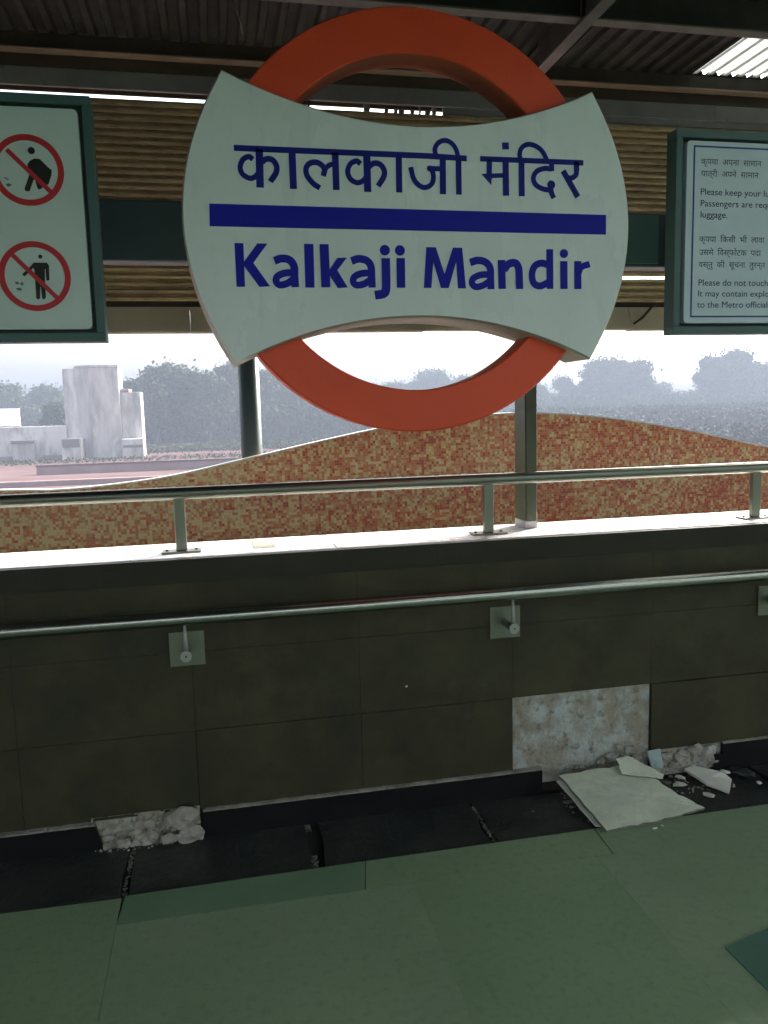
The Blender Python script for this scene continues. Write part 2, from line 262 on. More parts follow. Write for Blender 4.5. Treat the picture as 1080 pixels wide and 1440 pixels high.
PICT={'r1': [(-0.179, 0.142), (-0.171, 0.238), (-0.173, 0.22), (-0.082, 0.145)], 'r2': [(-0.182, -0.148), (-0.174, -0.051), (-0.176, -0.07), (-0.085, -0.147)], 's1': [(-0.23, 0.195), (-0.122, 0.085)], 's2': [(-0.237, -0.09), (-0.127, -0.207)], 'h1': [(-0.175, 0.195), (-0.156, 0.196)], 'h2': [(-0.169, -0.093), (-0.158, -0.093)], 'f1': [[(-0.178, 0.158), (-0.172, 0.167), (-0.159, 0.174), (-0.145, 0.173), (-0.136, 0.164), (-0.125, 0.152), (-0.115, 0.144), (-0.117, 0.131), (-0.126, 0.107), (-0.131, 0.103), (-0.141, 0.104), (-0.145, 0.094), (-0.154, 0.09), (-0.157, 0.095), (-0.162, 0.118), (-0.166, 0.116), (-0.176, 0.091), (-0.178, 0.085), (-0.189, 0.085), (-0.191, 0.092), (-0.185, 0.105), (-0.176, 0.129), (-0.179, 0.144)]], 'f2': [[(-0.182, -0.11), (-0.147, -0.11), (-0.142, -0.118), (-0.144, -0.158), (-0.149, -0.16), (-0.152, -0.158), (-0.152, -0.128), (-0.154, -0.127), (-0.156, -0.156), (-0.157, -0.206), (-0.161, -0.212), (-0.167, -0.21), (-0.168, -0.176), (-0.17, -0.176), (-0.173, -0.209), (-0.178, -0.213), (-0.183, -0.209), (-0.182, -0.154), (-0.182, -0.129), (-0.185, -0.124), (-0.19, -0.13), (-0.209, -0.148), (-0.215, -0.145), (-0.214, -0.141), (-0.192, -0.121)]], 'l1': [[(-0.24, 0.122), (-0.23, 0.115), (-0.232, 0.113), (-0.242, 0.119)], [(-0.239, 0.103), (-0.231, 0.105), (-0.224, 0.101), (-0.231, 0.096), (-0.237, 0.097)]], 'l2': [[(-0.237, -0.163), (-0.228, -0.164), (-0.225, -0.17), (-0.234, -0.17)], [(-0.224, -0.168), (-0.216, -0.164), (-0.214, -0.169), (-0.218, -0.175)], [(-0.236, -0.181), (-0.222, -0.18), (-0.219, -0.187), (-0.23, -0.188)]]}
TX=[(1.622, 2.33), (1.623, 2.292), (1.621, 2.233), (1.622, 2.196), (1.623, 2.16), (1.622, 2.081), (1.623, 2.038), (1.622, 1.998), (1.621, 1.938), (1.62, 1.902), (1.62, 1.865)]
TE=[(1.864, 2.331), (1.844, 2.29), (1.866, 2.229), (1.877, 2.194), (1.734, 2.16), (1.881, 2.08), (1.883, 2.041), (1.885, 1.997), (1.887, 1.936), (1.889, 1.898), (1.89, 1.864)]
CAP=[(1.62, 2.254), (1.621, 2.233)]

# ================================================================== THE SETTING
def struct(name, bm_or_dims, m, **k):
    o = bx(name, bm_or_dims, m, **k) if isinstance(bm_or_dims, tuple) else link(name, bm_or_dims, m, **k)
    return tag(o, kind='structure')
bm = bmesh.new(); prism_xy(bm, [(-1500, 3.6), (1500, 3.6), (1500, 1600), (-1500, 1600)], -4.3, -4.0); struct('ground', bm, 'ground')
bm = bmesh.new(); box(bm, -13, 16.5, -6.6, 2.552, -.30, -.004); box(bm, -13, 16.5, 2.552, 4.1, -.30, -.030); floor = struct('floor', bm, 'concrete')
# rubber sheets glued on the floor: separate pieces with a hairline between them
def sheet(pts, m, z=.0):
    bm = bmesh.new(); prism_xy(bm, pts, z-.004, z+.0015); return link('floor_sheet', bm, m, floor)
e = .0005
sheet([(-13, -6.5), (-.375-e, -6.5), (-.375-e, 2.535), (-.8, 2.545), (-13, 2.55)], 'floor')
sheet([(-.375+e, -6.5), (.565-e, -6.5), (.565-e, 2.385), (-.375+e, 2.395)], 'floor_pale')
sheet([(.565+e, -6.5), (1.21-e, -6.5), (1.21-e, 2.380), (.565+e, 2.384)], 'floor')
sheet([(1.21+e, -6.5), (16.5, -6.5), (16.5, 2.55), (1.29, 2.55), (1.275, 2.378), (1.21+e, 2.379)], 'floor_pale')
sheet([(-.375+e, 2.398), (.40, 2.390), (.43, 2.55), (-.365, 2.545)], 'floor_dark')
sheet([(.403, 2.390), (1.272, 2.381), (1.285, 2.55), (.433, 2.55)], 'floor')
sheet([(1.345, 1.86), (1.62, 1.93), (1.62, 1.45), (1.36, 1.42)], 'floor_teal', .004)

# channel covers along the foot of the wall
def slab(x0, x1, dz=0, tilt=0, cl=0, cr=0):
    bm = bmesh.new()
    pts = [(x0+cl, 2.556), (x1-cr*.3, 2.556), (x1-cr, 2.66), (x1-rnd(.0, .01), 2.75), (x1, 2.862), (x0, 2.862), (x0+rnd(0, .012), 2.74), (x0+cl*.6, 2.64)]
    prism_xy(bm, pts, -.028+dz, -.003+dz)
    o = link('floor_slab', bm, 'slab', floor); o.rotation_euler = (0, 0, 0)
    bmesh_bev(o, .003); return o
def bmesh_bev(o, w):
    bm = bmesh.new(); bm.from_mesh(o.data); bmesh.ops.bevel(bm, geom=bm.edges[:], offset=w, segments=1, affect='EDGES'); bm.to_mesh(o.data); bm.free()
slab(-2.30, -1.03); slab(-1.022, -.378, 0, 0, 0, .010)
slab(-.362, .258, -.001, 0, .008, .004); slab(.305, .905, .0, 0, -.010, .016); slab(.917, 1.53, -.002, 0, .004, .0)
slab(1.545, 2.15, -.004); slab(2.16, 2.78, 0); slab(2.79, 3.40); slab(3.41, 5.0)
def lumps(name, spots, m, parent, r=(.006, .014), stuff=False):
    bm = bmesh.new()
    for p in spots:
        s = rnd(*r); mt = Matrix.Translation(p) @ Matrix.Rotation(rnd(0, 3), 4, 'Z') @ Matrix.Diagonal((s*rnd(.7, 1.5), s*rnd(.7, 1.3), s*rnd(.4, .8), 1))
        g = bmesh.ops.create_icosphere(bm, subdivisions=1, radius=1, matrix=mt)
        for v in g['verts']: v.co += Vector((rnd(-1, 1), rnd(-1, 1), rnd(-1, 1)))*s*.25
    o = link(name, bm, m, parent)
    if stuff: tag(o, kind='stuff')
    return o
# crumbs of mortar in the slab joints
sp = []
for xg, w in ((-.37, .006), (.262, .010), (.91, .006), (1.538, .01)):
    for k in range(90):
        t = random.random()
        if xg == .262 and .25 < t < .9: t = random.choice((rnd(0, .3), rnd(.85, 1)))
        sp.append((xg+rnd(-w, w), 2.56+.30*t, -.012+rnd(0, .008)))
tag(lumps('mortar_crumbs', sp, 'grey_mortar', None, (.002, .0052)), kind='stuff')

# ------------------------------------------------------------------ the parapet wall with its stone facing
YF = 2.88
wall = thing('parapet_wall', 'low dark granite clad parapet wall under the handrail, one facing tile missing near its foot', 'wall', (0, YF, 0))
bm = bmesh.new(); box(bm, -13, 16.5, YF+.012, 3.22, -.03, 1.018); link('wall_core', bm, 'joint', wall)
cols = [-13, -9, -6, -4.8, -3.6, -2.4, -1.95, -1.345, -.735, -.127, .487, 1.098, 1.70, 2.31, 2.92, 3.53, 4.14, 4.75, 5.36, 5.97, 6.58, 7.19, 9, 12.5, 16.5]
rows = [(.075, .402), (.402, .700), (.700, .955)]
for r_, (z0, z1) in enumerate(rows):
    for a, b in zip(cols, cols[1:]):
        if r_ == 0 and abs(a-1.098) < .01: continue
        pr = rnd(0, .0025) + (.006 if (r_ == 0 and abs(a-1.70) < .01) else 0)
        bt = z0
        if r_ == 0: bt = .10 if b < 1.2 or a > 2.0 else .115
        if r_ == 0 and a == 1.70: b2 = b
        bm = bmesh.new(); gp = .0007 if r_ == 0 else .0004
        box(bm, a+gp, b-gp, YF-(pr if r_ == 0 else pr*.4), YF+.011, bt+.0010, z1-gp, bevel=.0007 if r_ == 0 else .0004)
        link('granite_tile', bm, 'granite', wall)
# coping: polished edge strip and the pale ledge behind it
for a, b in zip([-13, -2.2, -.42, .80, 2.02, 3.24, 4.46], [-2.2, -.42, .80, 2.02, 3.24, 4.46, 16.5]):
    bm = bmesh.new(); box(bm, a+.0002, b-.0002, YF-.004, YF+.022, .9555, 1.040, bevel=.0006); link('coping_strip', bm, 'coping', wall)
for a, b in zip([-13, -1.4, .42, 1.9, 3.7], [-1.4, .42, 1.9, 3.7, 16.5]):
    bm = bmesh.new(); box(bm, a+.001, b-.001, YF+.0225, 3.235, 1.019, 1.043, bevel=.0015); link('ledge_slab', bm, 'ledge', wall)
# bare plaster where the tile is gone: a relief of flaked coats
def plaster(x0, x1, z0, z1, y, m, amp=.006, nx=60, nz=34, seed=0, edge=.0):
    bm = bmesh.new(); g = []
    for j in range(nz+1):
        row = []
        for i in range(nx+1):
            x = x0+(x1-x0)*i/nx; z = z0+(z1-z0)*j/nz
            h = noise.noise(Vector((x*9+seed, z*9, 1.3))) + .5*noise.noise(Vector((x*24, z*24, seed)))
            st = .5 if h > .12 else (-.3 if h < -.2 else 0)
            k = 0 if (i in (0, nx) or j in (0, nz)) else 1
            row.append(bm.verts.new((x+k*rnd(-.001, .001), y - k*amp*(st + .35*h + rnd(-.12, .12)) , z)))
        g.append(row)
    for j in range(nz):
        for i in range(nx): bm.faces.new((g[j][i], g[j][i+1], g[j+1][i+1], g[j+1][i]))
    return link('bare_plaster', bm, m, wall, smooth=False)
plaster(1.10, 1.698, .03, .400, YF+.006, 'plaster')
plaster(-.51, -.128, -.01, .118, YF-.008, 'plaster_warm', .024, 46, 18, 4)
plaster(1.70, 2.04, .0, .118, YF-.004, 'plaster_warm', .014, 40, 16, 9)
# lumps of mortar stuck on the plaster
for k, (x, z, s) in enumerate([(1.52, .115, .022), (1.57, .10, .018), (1.60, .135, .016), (1.47, .10, .014), (1.44, .15, .012), (1.63, .09, .02), (1.38, .085, .013), (1.55, .155, .012),
                               (-.195, .090, .046), (-.165, .022, .038), (-.24, .012, .024), (-.30, .03, .020), (-.40, .02, .018), (-.35, .055, .014), (-.45, .045, .014),
                               (1.76, .09, .022), (1.84, .075, .028), (1.90, .10, .026), (1.96, .085, .03), (1.99, .05, .022), (1.80, .045, .02), (1.72, .05, .018)]):
    bm = bmesh.new(); g = bmesh.ops.create_icosphere(bm, subdivisions=2, radius=s, matrix=Matrix.Translation((x, YF-.006-(0.022 if x < 0 else 0.012), z)) @ Matrix.Diagonal((1.35, .6, .9, 1)))
    for v in g['verts']:
        n_ = noise.noise_vector(v.co*60)*s*.5; v.co += n_
    link('mortar_lump', bm, 'rubble' if k % 3 else 'plaster', wall)
# black skirting pieces with a dusty line of mortar on top
def skirting(x0, x1, top=.098, slant=0):
    bm = bmesh.new(); prism_xz(bm, [(x0, -.022), (x1+slant, -.022), (x1, top), (x0, top)], YF-.022, YF-.003)
    s = link('skirting', bm, 'skirt', wall)
    bm = bmesh.new(); n = max(6, int((x1-x0)/.02)); A = []
    for i in range(n+1):
        x = x0+(x1-x0)*i/n; h = .004+.003*noise.noise(Vector((x*20, 0, 0)))+rnd(0, .0015); d = .020+rnd(-.002, .001)
        A.append([bm.verts.new(p) for p in ((x, YF-d, top+.0005), (x, YF-d+.004, top+h), (x, YF+.001, top+h+.004), (x, YF+.002, top))])
    for p, q in zip(A, A[1:]):
        for k in range(3): bm.faces.new((p[k], q[k], q[k+1], p[k+1]))
    link('mortar_bead', bm, 'mortar', s)
skirting(-2.2, -1.25, .092); skirting(-1.246, -.495, .092, .03); skirting(-.118, 1.215, .094); skirting(2.03, 2.95, .112); skirting(2.954, 4.4, .112); skirting(-13, -2.204, .092); skirting(4.404, 16.5, .112)
bx('skirting', (1.985, 2.026, YF-.030, YF-.024, -.02, .075), 'skirt', wall)
sp = [(rnd(-1.2, -.5), YF-.012+rnd(-.01, .004), .099) for _ in range(40)] + [(rnd(0, 1.2), YF-.012, .100) for _ in range(20)]
lumps('mortar_crumbs', sp, 'mortar', wall, (.003, .007), True)

# ------------------------------------------------------------------ handrail on brackets
hr = thing('handrail', 'round brushed steel handrail on square brackets across the dark tiled wall', 'handrail', (0, YF, .85))
bm = bmesh.new(); tube(bm, [(-6, 2.79, .848), (9, 2.79, .848)], .0262, 32); link('rail', bm, 'steel', hr)
for X in (-2.55, -1.35, -.14, 1.066, 2.245, 3.45, 4.65):
    b = bmesh.new(); box(b, X-.062, X+.062, YF-.008, YF-.0015, .652, .779, bevel=.001); p = link('bracket', b, 'steel_dull', hr)
    b = bmesh.new(); tube(b, [(X, YF-.008, .716), (X, 2.778, .716)], .0145, 20); link('spigot', b, 'steel_dull', p); b = bmesh.new(); tube(b, [(X, 2.7775, .716), (X, 2.770, .716)], .0195, 28); link('end_disc', b, 'disc', p)
    b = bmesh.new(); tube(b, [(X, 2.7695, .716), (X, 2.7685, .716)], .0035, 10); link('bolt_hole', b, 'black', p)
    b = bmesh.new(); tube(b, [(X, 2.785, .728), (X, 2.787, .825)], [.0095, .0045], 14); link('pin', b, 'disc', p)

# ------------------------------------------------------------------ low guard rail on the ledge
gr = thing('guard_rail', 'low round steel rail on short posts standing on the white ledge', 'guard rail', (0, 3.02, 1.043))
bm = bmesh.new(); tube(bm, [(-6, 3.02, 1.262), (9, 3.02, 1.262)], .0235, 28); link('rail', bm, 'steel_dull', gr)
for X in (-2.54, -1.34, -.145, 1.052, 2.262, 3.46, 4.66):
    b = bmesh.new(); box(b, X-.020, X+.020, 3.008, 3.032, 1.050, 1.245, bevel=.002); p = link('post', b, 'steel_dull', gr)
    b = bmesh.new(); box(b, X-.070, X+.070, 2.985, 3.055, 1.0435, 1.0500, bevel=.001); link('base_plate', b, 'steel_dull', p)
    for s in (-1, 1):
        b = bmesh.new(); tube(b, [(X+s*.053, 3.02, 1.0502), (X+s*.053, 3.02, 1.056)], .006, 6); link('bolt', b, 'steel_dull', p)

# ------------------------------------------------------------------ mosaic wave panel
PY = 3.90
panel = thing('mosaic_panel', 'wave topped screen wall covered in tan and orange mosaic behind the low rail', 'screen wall', (0, PY, -.3))
wave = [(-3.5, 1.42), (-2.6, 1.40), (-1.7, 1.325), (-1.2, 1.293), (-.80, 1.284), (-.55, 1.279), (-.21, 1.308), (.124, 1.371), (.37, 1.420), (.617, 1.466), (.80, 1.492), (.98, 1.508), (1.296, 1.520), (1.657, 1.490), (2.035, 1.428), (2.47, 1.335), (2.9, 1.26), (3.5, 1.21), (4.5, 1.24), (5.6, 1.33)]
top = [(v.x, v.z) for v in catmull([(x*1.211, 0, 1.55+(z-1.55)*1.211) for x, z in wave], 6)]
bm = bmesh.new()
A = [bm.verts.new((x, PY, z)) for x, z in top]; B = [bm.verts.new((x, PY, -.295)) for x, z in top]
C_ = [bm.verts.new((x, PY+.045, z)) for x, z in top]; D_ = [bm.verts.new((x, PY+.045, -.295)) for x, z in top]
for i in range(len(top)-1):
    bm.faces.new((B[i], B[i+1], A[i+1], A[i])); bm.faces.new((C_[i], C_[i+1], D_[i+1], D_[i])); bm.faces.new((D_[i], D_[i+1], B[i+1], B[i]))
bm.faces.new((A[0], C_[0], D_[0], B[0])); bm.faces.new((A[-1], B[-1], D_[-1], C_[-1]))
link('mosaic_face', bm, 'mosaic', panel)
bm = bmesh.new(); rows_ = [[bm.verts.new((x, y, z+dz)) for (y, dz) in ((PY-.004, -.004), (PY-.004, .003), (PY+.049, .003), (PY+.049, -.004))] for x, z in top]
for p, q in zip(rows_, rows_[1:]):
    for k in range(3): bm.faces.new((p[k], q[k], q[k+1], p[k+1]))
link('cap_strip', bm, 'trim', panel)

# ------------------------------------------------------------------ posts and beam that carry the signs
for x, lab, m_, rr in ((.1715, 'dark teal round post behind the lower left of the station sign', 'teal_post', .052), ):
    t = thing('round_post', lab, 'post', (x, 4.02, -.03))
    bm = bmesh.new(); tube(bm, [(x, 4.02, -.02), (x, 4.02, 2.75)], rr, 28); link('pipe', bm, m_, t)
    bm = bmesh.new(); box(bm, x-.08, x+.08, 3.96, 4.08, -.0295, -.0195, bevel=.001); link('base_plate', bm, 'teal_post', t)
bx('ledge_patch', (.118, .20, 3.0, 3.2, 1.0431, 1.0445), 'plaster', wall)  # thin pale strip added on the ledge below the round post
t = thing('square_post', 'olive green square post in front of the mosaic below the orange ring', 'post', (1.29, 3.16, 1.043))
bm = bmesh.new(); box(bm, 1.238, 1.290, 3.090, 3.205, 1.075, 2.6, bevel=.002); link('shaft', bm, 'olive_post', t)
bm = bmesh.new(); box(bm, 1.243, 1.262, 3.082, 3.0895, 1.08, 2.59); link('rib', bm, 'olive_post', t)
bm = bmesh.new(); box(bm, 1.237, 1.291, 3.089, 3.206, 1.0435, 1.0745, bevel=.001); link('foot', bm, 'post_foot', t)
beam = thing('cross_beam', 'dark teal horizontal beam running behind the three signs', 'beam', (0, 3.0, 2.09))
bm = bmesh.new(); box(bm, -4, 6, 2.985, 3.075, 2.085, 2.290, bevel=.004); link('box_section', bm, 'teal', beam)
bm = bmesh.new(); box(bm, 1.40, 1.757, 2.978, 2.9845, 2.097, 2.283, bevel=.001); link('lit_beam_face', bm, 'teal_lit', beam)  # added lighter plate standing in for the lit stretch of the beam

# ------------------------------------------------------------------ the station sign
CX, CZ = .652, 2.12
sign = thing('station_sign', 'white bow shaped station name sign on an orange ring, reading Kalkaji Mandir', 'sign', (CX, 2.5, CZ))
bm = bmesh.new(); N = 144; ro, ri, y0, y1 = .648, .513, 2.540, 2.650; vv = []
for k in range(N):
    a = 2*math.pi*k/N; c, s = math.cos(a), math.sin(a)
    vv.append([bm.verts.new((CX+.002+r*c, y, CZ+.003+r*s)) for r, y in ((ro-.004, y0), (ro, y0+.004), (ro, y1), (ri, y1), (ri, y0+.004), (ri+.004, y0))])
for k in range(N):
    p, q = vv[k], vv[(k+1) % N]
    for j in range(6):
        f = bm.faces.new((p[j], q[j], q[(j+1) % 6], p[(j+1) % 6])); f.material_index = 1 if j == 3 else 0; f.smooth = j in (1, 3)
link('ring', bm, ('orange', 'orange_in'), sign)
def arc(cx, cz, r, a0, a1, n): return [(cx+r*math.cos(R(a0+(a1-a0)*i/n)), cz+r*math.sin(R(a0+(a1-a0)*i/n))) for i in range(n+1)]
hx, hz = .582, .422
def outline(inset=0):
    pts = []
    n = 24
    for i in range(n): # right side bulging out, bottom to top
        t = -1+2*i/n; pts.append((hx + (.717-hx)*(1-t*t), t*hz))
    for i in range(n):
        t = 1-2*i/n; pts.append((t*hx, .292+(hz-.292)*t*t))
    for i in range(n):
        t = 1-2*i/n; pts.append((-hx-(.717-hx)*(1-t*t), t*hz))
    for i in range(n):
        t = -1+2*i/n; pts.append((t*hx, -.283-(hz-.283)*t*t))
    if inset:
        out = []
        for i, p in enumerate(pts):
            a = Vector(pts[i-1]); b = Vector(pts[(i+1) % len(pts)]); d = (b-a).normalized(); nrm = Vector((-d.y, d.x)); out.append(tuple(Vector(p)+nrm*inset))
        return out
    return pts
W = lambda p: [(CX+x, CZ+z) for x, z in p]
bm = bmesh.new(); o_, i_ = W(outline()), W(outline(.005)); n = len(o_)
F = [bm.verts.new((x, 2.5, z)) for x, z in i_]; E_ = [bm.verts.new((x, 2.507, z)) for x, z in o_]; K = [bm.verts.new((x, 2.70, z)) for x, z in o_]
bm.faces.new(F); bm.faces.new(K[::-1])
for k in range(n):
    j = (k+1) % n; f = bm.faces.new((F[k], E_[k], E_[j], F[j])); f.material_index = 2; f = bm.faces.new((E_[k], K[k], K[j], E_[j])); f.material_index = 1
plate = link('plate', bm, ('white', 'plate_side', 'trim'), sign)
bm = bmesh.new(); prism_xz(bm, W([(-.636, .0445), (.6325, .0415), (.6325, -.0210), (-.638, -.0200)]), 2.4985, 2.4996); link('stripe', bm, 'blue', plate)
lc = 0
def glyph(parts, m, parent, cx=CX, cz=CZ, y=2.4985):
    global lc
    bm = bmesh.new()
    for k, (t, w, pts) in enumerate(parts):
        yy = y - .00012*(k+(lc % 2)*5); P = [(cx+x, cz+z) for x, z in pts]
        if t == 'P': prism_xz(bm, P, yy, y+.001)
        elif t == 'D':
            c = P[0]; prism_xz(bm, [(c[0]+w/2*math.cos(a*math.pi/12), c[1]+w/2*math.sin(a*math.pi/12)) for a in range(24)], yy, y+.001)
        else:
            Q = [Vector(p) for p in P]; Q = catmull([(p.x, p.y, 0) for p in Q], 6) if t == 'S' else [Vector((p.x, p.y, 0)) for p in Q]
            L_, R_ = [], []
            for i, p in enumerate(Q):
                d = (Q[min(i+1, len(Q)-1)]-Q[max(i-1, 0)]).normalized(); nn = Vector((-d.y, d.x, 0))*w/2
                L_.append((p+nn)); R_.append((p-nn))
            for i in range(len(Q)-1):
                v = [bm.verts.new((a.x, yy, a.y)) for a in (L_[i], L_[i+1], R_[i+1], R_[i])]; bm.faces.new(v)
            loop = L_+R_[::-1]; fr = [bm.verts.new((a.x, yy, a.y)) for a in loop]; bk = [bm.verts.new((a.x, y+.001, a.y)) for a in loop]
            for i in range(len(loop)): bm.faces.new((fr[i], fr[(i+1) % len(loop)], bk[(i+1) % len(loop)], bk[i]))
    lc += 1
    return link('letter', bm, m, parent)
for g in HINDI: glyph(g, 'navy', plate)
for g in ENGLISH: glyph(g, 'blue', plate)
for x in (-.30, .35):
    bm = bmesh.new(); box(bm, CX+x-.03, CX+x+.03, 2.701, 2.984, 2.15, 2.22); link('bracket', bm, 'teal', sign)

# ------------------------------------------------------------------ side boards
def board(x0, x1, z0, z1, panel_m, lab, rim_l=.024, rim=.026):
    t = thing('information_board' if panel_m == 'notice' else 'safety_board', lab, 'sign', ((x0+x1)/2, 2.5, z0))
    bm = bmesh.new()
    for d in ((x0, x1, 2.5, 2.56, z1-rim, z1), (x0, x1, 2.5, 2.56, z0, z0+rim), (x0, x0+rim_l, 2.5, 2.56, z0+rim, z1-rim), (x1-rim_l, x1, 2.5, 2.56, z0+rim, z1-rim)): box(bm, *d, bevel=.0015)
    link('frame', bm, 'frame', t)
    bm = bmesh.new(); box(bm, x0+rim_l, x1-rim_l, 2.522, 2.545, z0+rim, z1-rim); link('backing', bm, 'frame_dark', t)
    # the panel with rounded corners, standing clear of the frame
    a, b, c, d = x0+rim_l+.012, x1-rim_l-.012, z0+rim+.010, z1-rim-.012; r = .014
    pts = arc(b-r, d-r, r, 0, 90, 5)+arc(a+r, d-r, r, 90, 180, 5)+arc(a+r, c+r, r, 180, 270, 5)+arc(b-r, c+r, r, 270, 360, 5)
    bm = bmesh.new(); prism_xz(bm, pts, 2.500 if panel_m == 'white_panel' else 2.495, 2.5215); p = link('panel', bm, panel_m, t)
    bx('bracket', ((x0+x1)/2-.03, (x0+x1)/2+.03, 2.5605, 2.984, 2.15, 2.21), 'frame_dark', t)
    bx('bracket', (x0+.34 if x0 > 0 else x1-.39, x0+.39 if x0 > 0 else x1-.34, 2.5605, 2.984, 2.15, 2.21), 'frame_dark', t)
    return t, p
t, p = board(-1.55, -.300, 1.768, 2.449, 'white_panel', 'white board with two red no littering and no spitting circles in a teal frame')
def PW(l): return [(-.3+x, 2.1+z) for x, z in l]
def flat(name, pts, m, parent, y=2.4986, th=.001):
    bm = bmesh.new(); prism_xz(bm, pts, y, y+th); return link(name, bm, m, parent)
for rr, ss, hh, ff, ll in (('r1', 's1', 'h1', 'f1', 'l1'), ('r2', 's2', 'h2', 'f2', 'l2')):
    c, tp, tin, rt = PW(PICT[rr]); ctr = (c[0], (c[1]+c[1])/2); R1 = ((rt[0]-c[0])+(tp[1]-c[1]))/2; R0 = R1-.0165
    bm = bmesh.new(); vs = [[bm.verts.new((ctr[0]+q*math.cos(2*math.pi*k/64), yy, ctr[1]+q*math.sin(2*math.pi*k/64))) for q, yy in ((R1, 2.4995), (R1, 2.4986), (R0, 2.4986), (R0, 2.4995))] for k in range(64)]
    for k in range(64):
        for j in range(3): bm.faces.new((vs[k][j], vs[(k+1) % 64][j], vs[(k+1) % 64][j+1], vs[k][j+1]))
    link('prohibition_circle', bm, 'red', p)
    for f in PICT[ff]: flat('figure', PW(f), 'black', p, 2.4988)
    h = PW(PICT[hh]); hr_ = (h[1][0]-h[0][0])/2; hc = ((h[0][0]+h[1][0])/2, h[0][1]); flat('figure_head', [(hc[0]+hr_*math.cos(k*math.pi/12), hc[1]+hr_*math.sin(k*math.pi/12)) for k in range(24)], 'black', p, 2.4988)
    s = [Vector((*q, 0)) for q in PW(PICT[ss])]; d = (s[1]-s[0]).normalized(); nn = Vector((-d.y, d.x, 0))*.0062
    flat('slash', [(q.x, q.y) for q in (s[0]+nn, s[1]+nn, s[1]-nn, s[0]-nn)], 'red', p, 2.4982)
    for f in PICT[ll]: flat('litter_mark', PW(f), 'litter', p, 2.4988)
t, p = board(1.535, 2.78, 1.778, 2.442, 'notice', 'pale blue bordered passenger notice board in Hindi and English in a teal frame')
bm = bmesh.new(); a, b, c, d, w = 1.595, 2.72, 1.833, 2.389, .0048
for q in ((a, b, d-w, d), (a, b, c, c+w), (a, a+w, c+w, d-w), (b-w, b, c+w, d-w)): box(bm, q[0], q[1], 2.4938, 2.4948, q[2], q[3])
link('border_line', bm, 'border_blue', p)
def text(s, x, z, cap, width, m, shift=0):
    cu = bpy.data.curves.new('text', 'FONT'); cu.body = s; cu.size = 1; cu.offset = 0; o = bpy.data.objects.new('text_line', cu); COL.objects.link(o)
    bpy.context.view_layer.update(); w0 = max(o.dimensions.x, .01); dg = bpy.context.evaluated_depsgraph_get()
    me = bpy.data.meshes.new_from_object(o.evaluated_get(dg)); bpy.data.objects.remove(o)
    sx = cap*(1.12 if m == 'dark_text' else 1.06); 
    o = bpy.data.objects.new('text_line', me); COL.objects.link(o); me.materials.clear(); me.materials.append(M[m])
    for v in me.vertices: v.co = Vector((x+v.co.x*sx, 2.4940, z+v.co.y*cap))
    o.parent = p; return w0
text_parent = p
EN = [("Please keep your luggage", 2), ("Passengers are requested", 3), ("luggage.", 4), ("Please do not touch", 8), ("It may contain explosives", 9), ("to the Metro officials", 10)]
for s, i in EN: text(s, TX[i][0], TX[i][1], .0298, None, 'dark_text')
# Hindi lines, letters in the order they are drawn
HI = [("कृपया  अपना  सामान", 0), ("यात्री  अपने  सामान", 1), ("कृपया  िकसी  भी  लावा", 5), ("उसमे  िवस्फोटक  पदा", 6), ("वस्तु  की  सूचना  तुरन्त", 7)]
for s, i in HI: text(s, TX[i][0], TX[i][1], .0275, None, 'grey_text')

# ------------------------------------------------------------------ roof
roof = thing('station_roof', 'dark corrugated metal canopy on steel purlins above the signs', 'roof', (0, 0, 3.25))
def corrugated(x0, x1, ya, yb, z=3.405, pitch=.096, h=.022):
    bm = bmesh.new(); prof = []; n = int(round((x1-x0)/pitch)); pit = (x1-x0)/n
    for i in range(n): 
        for f, zz in ((0, 0), (.30, 0), (.42, h), (.88, h)): prof.append((x0+(i+f)*pit, z+zz))
    prof.append((x1, z))
    for (xa, za), (xb, zb) in zip(prof, prof[1:]):
        bm.faces.new([bm.verts.new(q) for q in ((xa, ya, za), (xb, ya, zb), (xb, yb, zb), (xa, yb, za))])
    bmesh.ops.remove_doubles(bm, verts=bm.verts, dist=1e-5)
    return bm
x = -5.5*1.0; xs = []
edges = [-13.25+i*1.0 for i in range(17)] # to 2.75
RL0, RL1 = -2.7, -.4      # added roof opening, unseen overhead, clear glazed to brighten the interior
def sheets(a, b, z, sky_=False):
    y1 = 4.37 if sky_ else 5.05; nm, mt = ('skylight_sheet', 'skylight') if sky_ else ('corrugated_sheet', 'sheet')
    lit = a > .5      # added glazing kept to the right, so the interior brightens that way
    for ya, yb in (((-6.5, RL0), (RL1, y1)) if lit else ((-6.5, y1),)): link(nm, corrugated(a, b, ya, yb, z), mt, roof)
    if sky_: link('corrugated_sheet', corrugated(a-.02, b+.02, 4.372, 5.05, z+.001), 'sheet', roof)
    if lit: bx('added_glazing', (a+.01, min(b, a+1.0)-.01, RL0-.05, RL1+.05, z+.03, z+.036), 'fill_glazing', roof)
for k, (a, b) in enumerate(zip(edges, edges[1:])): sheets(a, b+.02, 3.405+.0015*(k % 2), a == -5.25)  # the unseen left skylight strip is added to brighten that side
sheets(2.772, 3.95, 3.4095, True); sheets(8.952, 9.95, 3.4095, True)
for k, a in enumerate((3.952, 4.95, 5.95, 6.95, 7.95, 9.952, 10.95, 11.95, 12.95, 13.95, 14.95, 15.95)): sheets(a-.002, a+1.01, 3.405+.0015*(k % 2))
RX = [-11, -7.8, -4.6, -1.75, 1.70, 4.9, 8.0, 11.2, 14.4]
def segs():
    for a, b in zip([-13.2]+RX, RX+[16.9]): yield a+.005, b-.005
